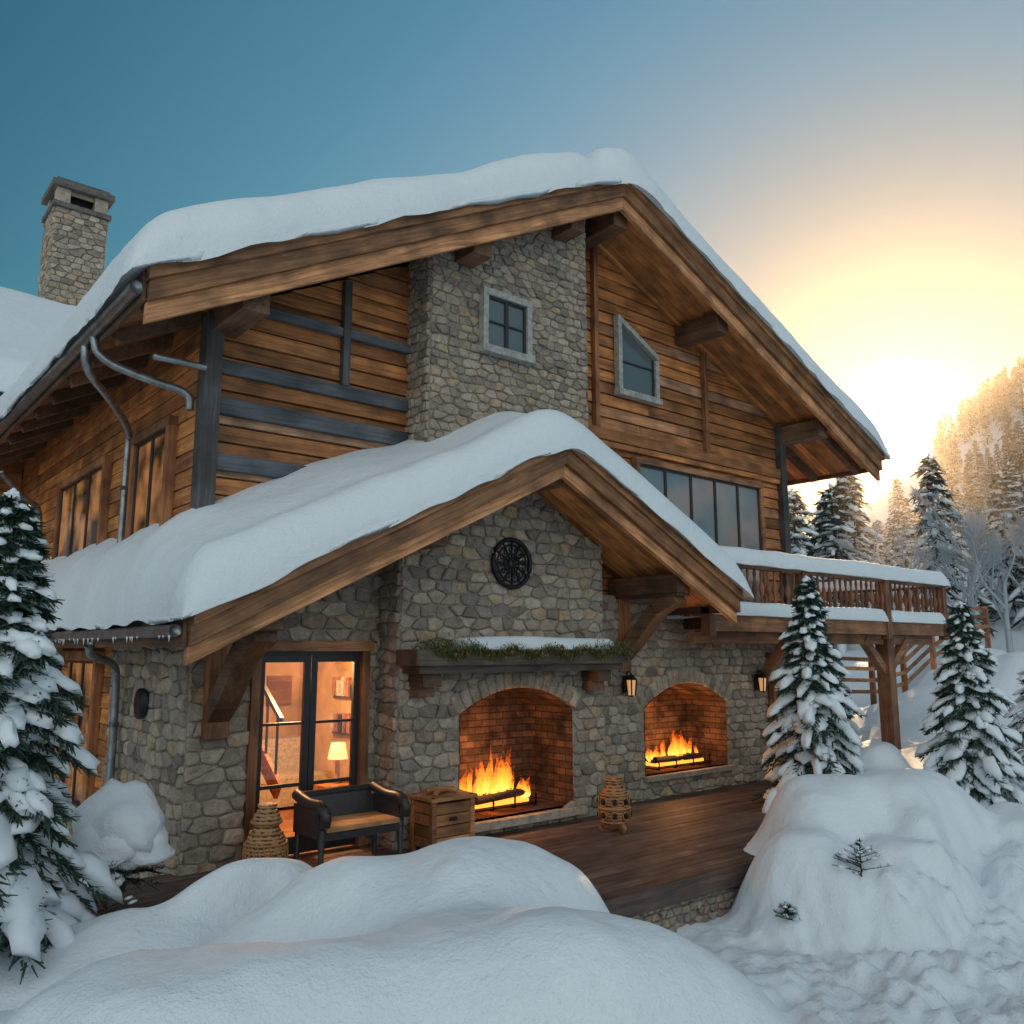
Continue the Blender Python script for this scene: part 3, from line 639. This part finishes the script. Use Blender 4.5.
# fires
fm=MB(); lg=MB()
def flames(x0,x1,yc,z0,hmax,n):
    for k in range(n):
        x=x0+(x1-x0)*R.random(); env=.35+.65*math.sin(math.pi*min(1,max(0,(x-x0)/(x1-x0))))**.8
        h=hmax*env*R.uniform(.45,1.1); r0=R.uniform(.045,.085); y=yc+R.uniform(-.18,.18); ph=R.uniform(0,6); ln_=R.uniform(-.14,.14)
        V=[];rl=[];N_=16;A=9
        for i_ in range(N_+1):
            t=i_/N_; q=r0*(math.sin(math.pi*min(1,(t*.85+.15)))**.7)*(1-t**1.4)*(1+.25*math.sin(t*9+ph))+.002
            cx=x+math.sin(ph+t*6)*.05*t+ln_*t; cy=y+math.cos(ph+t*5)*.04*t
            for a_ in range(A):
                th=2*math.pi*a_/A; V.append((cx+q*math.cos(th)*(1+.3*math.sin(3*th+ph)),cy+q*math.sin(th)*.7,z0+h*t)); rl.append(t)
        fs=[(i_*A+a_,i_*A+(a_+1)%A,(i_+1)*A+(a_+1)%A,(i_+1)*A+a_) for i_ in range(N_) for a_ in range(A)]
        fm.add(V,fs,0,None,True,rl)
    for k in range(5):
        a=(x0+R.uniform(-.08,.1),yc-.2+.1*k,z0+R.uniform(0,.06)); b=(x1+R.uniform(-.1,.08),yc-.18+.1*k+R.uniform(-.06,.06),z0+R.uniform(0,.08)); lg.tube([a,b],.05,10,0)
    for k in range(5): lg.tube([(x0-.1,yc-.24+.12*k,z0-.07),(x1+.1,yc-.24+.12*k,z0-.07)],.012,6,1)
    for k in range(4): xx=x0-.05+(x1-x0+.1)*k/3; lg.tube([(xx,yc-.28,z0+.06),(xx,yc-.28,z0-.08),(xx,yc+.26,z0-.08)],.014,6,1)
    lg.box(x0,x1,yc-.2,yc+.2,z0-.05,z0-.01,2)
flames(6.55,7.5,MY+.36,.32,.74,26); flames(10.45,11.6,SY+.36,.46,.55,24)
fm.finish('fire_flames',[fire],CH); lg.finish('fire_logs_and_grate',[bark,iron,ember],CH)
def plight(name,loc,e,col,rad=.12):
    l=bpy.data.lights.new(name,'POINT'); l.energy=e;l.color=col;l.shadow_soft_size=rad;o=bpy.data.objects.new(name,l);sc.collection.objects.link(o);o.location=loc;o.parent=CH
plight('fire_light_a',(7.0,MY+.25,.85),26,(1,.42,.13));plight('fire_light_b',(11.0,SY+.25,.9),32,(1,.42,.13))
plight('room_lamp',(4.9,10.2,2.0),210,(1,.55,.24),.2); plight('lantern_light',(2.9,16.9,4.45),8,(1,.5,.18),.05)
# ------------------------------------------------------------------ porch objects
def mk_pattern(name,c1,c2,s):
    m=M(name); o=m.obj(); v=m.n('ShaderNodeTexVoronoi'); v.inputs['Scale'].default_value=s; m.l(o,v.inputs[0])
    w=m.n('ShaderNodeTexWave',bands_direction='Z'); w.inputs['Scale'].default_value=9; w.inputs['Distortion'].default_value=1.5; m.l(o,w.inputs[0])
    f=m.mix(v.outputs[0],w.outputs[0],.45); m.l(m.ramp(f,[(.25,c1),(.45,c2)]),m.b.inputs['Base Color']); m.bump(f,.9,.02); m.b.inputs['Roughness'].default_value=.6; return m.mat
basket=mk_pattern('woven_rattan',(.07,.03,.015),(.50,.27,.12),22); carved=mk_pattern('carved_wood',(.06,.026,.014),(.42,.20,.08),16)
o=MB(); prof=[(.0,0),(.14,0),(.165,.02),(.205,.12),(.21,.25),(.18,.36),(.13,.43),(.115,.46),(.14,.48),(.145,.52),(.12,.58),(.085,.63),(.10,.66),(.09,.67),(0,.67)]
o.lathe((0,0,0),prof,32,0)
for z,q in ((.06,.186),(.16,.213),(.3,.205),(.4,.158),(.5,.148)):
    o.tube([(q*math.cos(t),q*math.sin(t),z) for t in np.linspace(0,2*math.pi,37)],.012,6,1,.3,False)
for k in range(24):
    t=2*math.pi*k/24; o.tube([(.21*math.cos(t),.21*math.sin(t),.13),(.217*math.cos(t+.13),.217*math.sin(t+.13),.2),(.21*math.cos(t),.21*math.sin(t),.29)],.007,5,1)
o.finish('woven_basket_vase',[basket,simple('rattan_trim',(.40,.20,.08),.6)],None,0,(3.83,8.38,.002))
o=MB(); o.lathe((0,0,.08),[(0,0),(.13,0),(.17,.06),(.185,.2),(.175,.34),(.13,.43),(.09,.46),(.1,.5),(.12,.53),(.1,.56),(0,.57)],32,0)
for k in range(3):
    t=2*math.pi*k/3+.5; o.tube([(.11*math.cos(t),.11*math.sin(t),.12),(.17*math.cos(t),.17*math.sin(t),.05),(.15*math.cos(t),.15*math.sin(t),0)],.03,8,1)
for z,q in ((.12,.16),(.28,.19),(.44,.172)): o.tube([(q*math.cos(t),q*math.sin(t),z) for t in np.linspace(0,2*math.pi,37)],.014,6,1,.3,False)
for k in range(8):
    t=2*math.pi*k/8
    for zc in (.2,.36):
        cc=Vector((.188*math.cos(t),.188*math.sin(t),zc)); tx=Vector((-math.sin(t),math.cos(t),0))
        o.tube([cc+tx*.045*math.cos(a)+Vector((0,0,.05*math.sin(a))) for a in np.linspace(0,2*math.pi,17)],.009,5,1,.4,False)
        o.tube([cc-tx*.02,cc+tx*.02],.03,8,2)
o.finish('carved_wooden_jar',[carved,simple('carved_trim',(.40,.19,.075),.55),simple('dark_hollow',(.015,.01,.008),.8)],None,0,(7.98,7.55,.002))
o=MB()
tn=wood('crate_wood',(.17,.065,.025),(.50,.23,.095),'x')
for k in range(4): o.box(-.27,.27,-.2,-.18,.06+.12*k,.17+.12*k,0); o.box(-.27,-.25,-.18,.2,.06+.12*k,.17+.12*k,0); o.box(.25,.27,-.18,.2,.06+.12*k,.17+.12*k,0); o.box(-.25,.25,.18,.2,.06+.12*k,.17+.12*k,0)
for x in (-.29,.23):
    for y in (-.22,.16): o.box(x,x+.06,y,y+.06,0,.6,0)
o.box(-.31,.31,-.24,.24,.56,.60,0); o.box(-.25,.25,-.17,.17,.06,.1,0); o.box(-.05,.05,-.215,-.201,.34,.38,1)  # last box: near-black block on the front board
o.tube(smooth([(-.18,-.1,.6),(-.1,-.05,.66),(.1,-.02,.65),(.2,-.1,.6)]),.03,8,0); o.tube([(-.2,.05,.63),(.2,.08,.63)],.035,10,0)
o.finish('wooden_crate',[tn,near_black],None,.006,(5.78,8.1,.002))
o=MB()
lea=simple('dark_leather',(.03,.027,.028),.42,0,25); seatw=wood('seat_wood',(.25,.10,.04),(.60,.32,.14),'x')
for x in (-.46,.46):
    for y in (-.26,.26): o.tube([(x,y,0),(x*.97,y*.97,.45)],[.025,.038],8,0)
    o.tube(smooth([(x,-.33,.50),(x,-.36,.60),(x,-.24,.68),(x,.0,.66),(x,.3,.72)]),.055,12,0); o.box(x-.035,x+.035,-.26,.28,.36,.64,0)
o.box(-.44,.44,-.28,.28,.34,.42,0); o.box(-.42,.42,-.30,.2,.425,.47,1)
o.hexa([(-.44,.22,.4),(.44,.22,.4),(.44,.30,.4),(-.44,.30,.4),(-.42,.30,.70),(.42,.30,.70),(.42,.36,.70),(-.42,.36,.70)],0)
o.tube([(-.46,.33,.70),(.46,.33,.70)],.04,12,0)
o.finish('leather_armchair',[lea,seatw],None,.015,(4.62,8.12,.002))
# ------------------------------------------------------------------ trees
def ico(n):
    bmm=bmesh.new(); bmesh.ops.create_icosphere(bmm,subdivisions=n,radius=1); V=np.array([v.co[:] for v in bmm.verts]); Fc=[tuple(v.index for v in f.verts) for f in bmm.faces]; bmm.free(); return V,Fc
I1,I2,I3=ico(1),ico(2),ico(3)
def blob(mb,c,d,a,b,h,T,m=1,jit=.12):
    V,Fc=T; d=Vector(d).normalized(); s_=d.cross(Vector((0,0,1))); s_=s_.normalized() if s_.length>1e-4 else Vector((1,0,0)); u=s_.cross(d).normalized()
    out=[]
    sx=R.uniform(0,50)
    for v in V:
        k=1+jit*2*noise.noise(Vector((v[0]*1.6+sx,v[1]*1.6,v[2]*1.6)))+jit*noise.noise(Vector((v[0]*4+sx,v[1]*4,v[2]*4)))
        z=v[2]*(1 if v[2]>0 else .45)
        p=Vector(c)+d*(v[0]*a*k)+s_*(v[1]*b*k)+u*(z*h*k); out.append(p)
    mb.add(out,Fc,m,.5,True)
def spruce_mesh(name,h,r,nb,seed,T,lumps=3,bl_=70,mats=None,bw=.006,fine=True,big=1.0):
    global R; keep=R; R=random.Random(seed); mb=MB()
    mb.tube([(0,0,-.3),(R.uniform(-.02,.02)*h,0,h*.5),(0,0,h)],[h*.022,h*.014,.004],8,2)
    az=0
    for k in range(nb):
        t=(k+R.random()*.6)/nb; z=h*(.05+.93*t**.92); L=(r*(1-t)**.82+.03*h*.4)*R.uniform(.62,1.2); az+=2.399+R.uniform(-.35,.35)
        dr_=Vector((math.cos(az),math.sin(az),0)); sd=Vector((-dr_.y,dr_.x,0)); dz0=R.uniform(-.05,.15)+.55*t**3
        def P(s): return dr_*(L*s)+Vector((0,0,z+L*(dz0*s-.62*(1-t*.5)*s*s)))
        mb.tube([P(0),P(.5),P(1)],[.012*h/3,.008*h/3,.002],4,2,None,False)
        for q in range(bl_):
            s=R.random()**.7; sideoff=R.choice((-1,1)); w=L*.42*(1.05-s)*R.random()+.01
            p=P(s)+sd*(sideoff*w)-Vector((0,0,w*.35+R.uniform(0,.03)*h/3)); d=(dr_*R.uniform(.2,1)+sd*sideoff*R.uniform(.2,1)+Vector((0,0,R.uniform(-1.0,.1)))).normalized()
            ln_=(.05+.05*R.random())*h/3*(1.2 if fine else 2.2); wv=d.cross(Vector((R.uniform(-1,1),R.uniform(-1,1),1))).normalized()*(bw*h/3*2)
            mb.add([p-wv,p+wv,p+d*ln_+wv*.4,p+d*ln_-wv*.4],[(0,1,2,3)],0)
        for q in range(lumps):
            s=.15+.88*(q+R.uniform(.2,.8))/lumps; a=(L*.72/lumps*R.uniform(.8,1.35)+.012*h/3)*big; b=(L*.24*(1.15-s)+.03*h/3)*R.uniform(.6,1.3)*big; hh=(.026+.05*L/(r+.01))*h/3*R.uniform(.7,1.3)*big
            if R.random()<.12: continue
            p=P(s); d=(P(min(1,s+.1))-P(s-.1)); blob(mb,p+sd*R.uniform(-.5,.5)*b+Vector((0,0,hh*.3)),d,a,b,hh,T,1,.26)
    blob(mb,(0,0,h*.985),(0,.1,1),.05*h/3,.03*h/3,.03*h/3,T,1)
    ob=mb.finish(name,mats or [needles,snow_far,bark]); R=keep; return ob
def gz(x,y): return float(gh(np.array([x]),np.array([y]))[0])
t=spruce_mesh('snowy_spruce_tree',3.15,.80,170,11,I2,3,130,None,.005,True,1.05); t.location=(1.12,6.95,.2)
t=spruce_mesh('snowy_spruce_tree',3.2,.82,160,12,I2,3,100,None,.006,True,1.1); t.location=(11.45,6.85,.08); 
t=spruce_mesh('snowy_spruce_tree',3.0,.76,150,13,I2,3,100,None,.006,True,1.1); t.location=(13.05,5.35,-.1)
t2=spruce_mesh('snowy_spruce_tree',3.0,.85,110,14,I1,2,45,None,.006,True,1.2); t2.location=(18.6,10.9,gz(18.6,10.9)-.1)
o=bpy.data.objects.new('snowy_spruce_tree',t2.data); sc.collection.objects.link(o); o.location=(14.9,5.0,gz(14.9,5.0)-.2); o.scale=(.8,.8,.75); o.rotation_euler=(0,0,2)
bh_=MB()
for k in range(38):
    a=R.uniform(0,6.28); e=R.uniform(-.15,.8); d=Vector((math.cos(a)*math.cos(e),math.sin(a)*math.cos(e),math.sin(e)*.6)); L=R.uniform(.3,.5)
    bh_.tube([Vector((0,0,.02)),d*L*.6+Vector((0,0,.04)),d*L+Vector((0,0,-.02))],[.01,.007,.003],5,2)
    for q in range(120):
        s=R.random(); p=d*L*s+Vector((R.uniform(-.03,.03),R.uniform(-.03,.03),.03)); dd=(d+Vector((R.uniform(-1,1),R.uniform(-1,1),R.uniform(-.8,.8)))).normalized()*R.uniform(.04,.08); w=dd.cross(Vector((.3,.2,1))).normalized()*.006
        bh_.add([p-w,p+w,p+dd],[(0,1,2)],0)
blob(bh_,(.02,0,.34),(1,.2,0),.34,.33,.42,I3,1,.13); blob(bh_,(-.1,-.12,.24),(1,-.4,0),.27,.24,.26,I3,1,.15); blob(bh_,(.14,-.1,.20),(1,.4,0),.25,.22,.24,I3,1,.15)
for k in range(7): a=R.uniform(0,6.28); blob(bh_,(.36*math.cos(a),.36*math.sin(a),.08),(math.cos(a),math.sin(a),-.3),.11,.08,.045,I2,1,.2)
bh_.finish('snow_covered_bush',[needles,snow,bark],None,0,(2.2,7.62,.36))
def sapling(x,y,h,seed,name='spruce_sapling'):
    global R; keep=R; R=random.Random(seed); mb=MB(); mb.tube([(0,0,-.1),(.01,0,h)],[.008,.003],5,1)
    for k in range(24):
        t=k/24; a=R.uniform(0,6.28); L=h*.75*(1-t)+.03; d=Vector((math.cos(a),math.sin(a),.25)); b=Vector((0,0,h*(.1+.85*t)))
        mb.tube([b,b+d*L],[.004,.0015],4,1)
        for q in range(60):
            p=b+d*L*R.random(); dd=(d+Vector((R.uniform(-1,1),R.uniform(-1,1),R.uniform(-.6,.8)))).normalized()*.04; w=dd.cross(Vector((.2,.3,1))).normalized()*.0035
            mb.add([p-w,p+w,p+dd],[(0,1,2)],0)
        if R.random()<.5: blob(mb,b+d*L*.7,d,.04,.025,.016,I1,2)
    mb.finish(name,[needles,bark,snow_far],None,0,(x,y,gz(x,y)-.02)); R=keep
sapling(7.85,4.3,.36,3); sapling(7.3,4.75,.14,5); sapling(2.0,7.1,.42,6)
low=[spruce_mesh('spruce',9,2.1+.25*k,60,20+k,I1,2,14,[needles_far,snow_far,bark],.012,False,1.0) for k in range(4)]
hil=[spruce_mesh('hillspruce',9,2.0+.3*k,46,30+k,I1,1,14,[needles_far,snow_far,bark],.02,False,.55) for k in range(3)]
for l_ in low+hil: bpy.data.objects.remove(l_)
lowm=[m_ for m_ in bpy.data.meshes if m_.name.startswith('spruce') and not m_.name.startswith('spruce_sap')]
hilm=[m_ for m_ in bpy.data.meshes if m_.name.startswith('hillspruce')]
FO=empty('spruce_forest'); RR=random.Random(5); cnt=0
def inst(x,y,s,ms=None):
    global cnt
    o=bpy.data.objects.new('forest_spruce',RR.choice(ms or lowm)); sc.collection.objects.link(o); o.parent=FO; o.location=(x,y,gz(x,y)-.2); o.rotation_euler=(0,0,RR.uniform(0,6.28)); o.scale=(s*RR.uniform(.85,1.1),)*2+(s,); cnt+=1
for k in range(250):
    az=math.radians(RR.uniform(-25,75)); d=42+70*RR.random()**1.2
    if 21.5<math.degrees(az)<27.5 and d<75: continue
    inst(d*math.cos(az),d*math.sin(az),RR.uniform(.55,1.0))
for az,d,s in ((23.3,44,.98),(31.5,42,.86),(33,46,.9),(29.6,50,.75),(19.6,47,.8),(28.2,60,.8)):
    az=math.radians(az); inst(d*math.cos(az),d*math.sin(az),s)
for k in range(900):
    az=math.radians(RR.uniform(-8,23)); d=RR.uniform(95,175); inst(d*math.cos(az),d*math.sin(az),RR.uniform(.35,.65),hilm)
for k in range(50):
    az=math.radians(RR.uniform(80,200)); d=RR.uniform(60,110); inst(d*math.cos(az),d*math.sin(az),RR.uniform(.7,1))
def bare(seed):
    rr=random.Random(seed); mb=MB()
    def br(p,d,L,rad,dep):
        q=p+d*L; mb.tube([p,(p+q)/2+Vector((rr.uniform(-1,1),rr.uniform(-1,1),0))*L*.05,q],[rad,rad*.8,rad*.6],4,0,.5,False)
        if dep==0: return
        for _ in range(4 if dep>1 else 5):
            s=rr.uniform(.35,1); nd=(d+Vector((rr.uniform(-1,1),rr.uniform(-1,1),rr.uniform(-.1,.7)))*.75).normalized(); br(p+(q-p)*s,nd,L*rr.uniform(.5,.72),rad*.55,dep-1)
    br(Vector((0,0,-.2)),Vector((0,0,1)),3.6,.13,4); return mb
BT=[]
for i_,(x,y) in enumerate(((36.5,14.5),(38,12.6),(35,17.0),(40,15.8),(37,13.4))):
    if i_<2: ob=bare(40+i_).finish('frosted_birch_tree',[frost]); BT.append(ob.data)
    else: ob=bpy.data.objects.new('frosted_birch_tree',BT[i_%2]); sc.collection.objects.link(ob)
    ob.location=(x,y,gz(x,y)); ob.rotation_euler=(0,0,i_*1.3)
fe=MB()
for k in range(9):
    x=17.2+k*1.3; y=12.6-.25*k; z=gz(x,y); fe.box(x-.06,x+.06,y-.06,y+.06,z-.3,z+1.25,0)
    if k<8:
        x2=x+1.3;y2=y-.25;z2=gz(x2,y2)
        for q in (.35,.65,.95,1.2): fe.beam((x,y-.05,z+q),(x2,y2-.05,z2+q),.04,.1,1)
fe.finish('timber_fence',[trim_z,trim_x])
hz=MB(); hz.box(26,190,-120,170,-3,42,0); ho=hz.finish('mist',[bpy.data.materials.new('mist')])
hm=ho.data.materials[0]; hm.use_nodes=True; hn=hm.node_tree; hn.nodes.clear(); oo=hn.nodes.new('ShaderNodeOutputMaterial'); vs_=hn.nodes.new('ShaderNodeVolumeScatter')
vs_.inputs['Density'].default_value=.0011; vs_.inputs['Anisotropy'].default_value=.78; vs_.inputs['Color'].default_value=(1,.9,.78,1); hn.links.new(vs_.outputs[0],oo.inputs['Volume'])
# ------------------------------------------------------------------ light, world, camera
EL=math.radians(13.7); AZ=math.radians(24.8); sd=Vector((math.cos(EL)*math.cos(AZ),math.cos(EL)*math.sin(AZ),math.sin(EL)))
L=bpy.data.lights.new('sun','SUN'); L.energy=5; L.angle=math.radians(.6); L.color=(1,.64,.33); so=bpy.data.objects.new('sun',L); sc.collection.objects.link(so); so.rotation_euler=sd.to_track_quat('Z','Y').to_euler(); so.location=(30,14,15)
w=bpy.data.worlds.new('World'); sc.world=w; w.use_nodes=True; nt=w.node_tree; bg=nt.nodes['Background']
sk=nt.nodes.new('ShaderNodeTexSky'); sk.sky_type='NISHITA'; sk.sun_disc=False; sk.sun_elevation=EL; sk.sun_rotation=math.pi/2-AZ; sk.air_density=1.1; sk.dust_density=1.2; sk.ozone_density=2.0; sk.altitude=900
def VM(op,a,b=None):
    x=nt.nodes.new('ShaderNodeVectorMath'); x.operation=op
    for i_,q in enumerate((a,b)):
        if q is None: continue
        if isinstance(q,tuple): x.inputs[i_].default_value=q
        else: nt.links.new(q,x.inputs[i_])
    return x
def MR(f,lo,hi,a,b):
    x=nt.nodes.new('ShaderNodeMapRange'); x.interpolation_type='SMOOTHSTEP'; nt.links.new(f,x.inputs[0])
    for i_,q in enumerate((lo,hi,a,b)): x.inputs[i_+1].default_value=q
    return x.outputs[0]
def SC(v,f):
    x=nt.nodes.new('ShaderNodeVectorMath'); x.operation='SCALE'
    if isinstance(v,tuple): x.inputs[0].default_value=v
    else: nt.links.new(v,x.inputs[0])
    nt.links.new(f,x.inputs['Scale']); return x.outputs[0]
def POW(f,p):
    a=nt.nodes.new('ShaderNodeMath'); a.operation='MAXIMUM'; a.inputs[1].default_value=0; nt.links.new(f,a.inputs[0])
    b=nt.nodes.new('ShaderNodeMath'); b.operation='POWER'; b.inputs[1].default_value=p; nt.links.new(a.outputs[0],b.inputs[0]); return b.outputs[0]
tc=nt.nodes.new('ShaderNodeTexCoord').outputs['Generated']
ds=VM('DOT_PRODUCT',tc,tuple(sd)).outputs['Value']
cr=nt.nodes.new('ShaderNodeValToRGB'); e=cr.color_ramp.elements
for _ in range(5): e.new(.5)
for i_,(p,c) in enumerate(((.55,(.42,1.0,1.06)),(.78,(.56,1.2,1.42)),(.88,(.68,1.28,1.78)),(.935,(.80,1.22,1.62)),(.965,(.94,1.08,1.12)),(.985,(1.05,1.0,.78)),(1,(1.05,.9,.55)))): e[i_].position=p; e[i_].color=(*[v*.5 for v in c],1)
nt.links.new(ds,cr.inputs[0])
c0_=VM('MULTIPLY',SC(sk.outputs[0],MR(ds,.4,.85,2.05,3.0)),cr.outputs[0]).outputs[0]
den=VM('ADD',VM('MULTIPLY',c0_,(.10,.108,.128)).outputs[0],(1,1,1)).outputs[0]
c1_=VM('DIVIDE',c0_,den).outputs[0]
c2_=VM('ADD',c1_,SC((14,7.4,1.8),POW(ds,130))).outputs[0]
c2_=VM('ADD',c2_,SC((110,84,46),POW(ds,1800))).outputs[0]
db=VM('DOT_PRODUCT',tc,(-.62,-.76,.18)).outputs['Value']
c3_=VM('ADD',c2_,SC((8.5,8.2,7.7),MR(db,-.05,.9,0,1))).outputs[0]  # added bright lobe in the sky behind the camera, fill light for the facade
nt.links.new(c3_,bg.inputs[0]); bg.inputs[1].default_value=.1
cam=bpy.data.cameras.new('camera'); cam.lens=29.85; cam.sensor_width=36; cam.clip_end=3000; co=bpy.data.objects.new('camera',cam); sc.collection.objects.link(co)
co.location=(0,0,2.2); co.rotation_euler=(math.radians(99.2),0,math.radians(-40)); sc.camera=co
sc.view_settings.view_transform='Standard'; sc.view_settings.look='None'; sc.view_settings.exposure=0
print('TREES',cnt,'meshes',len(lowm))
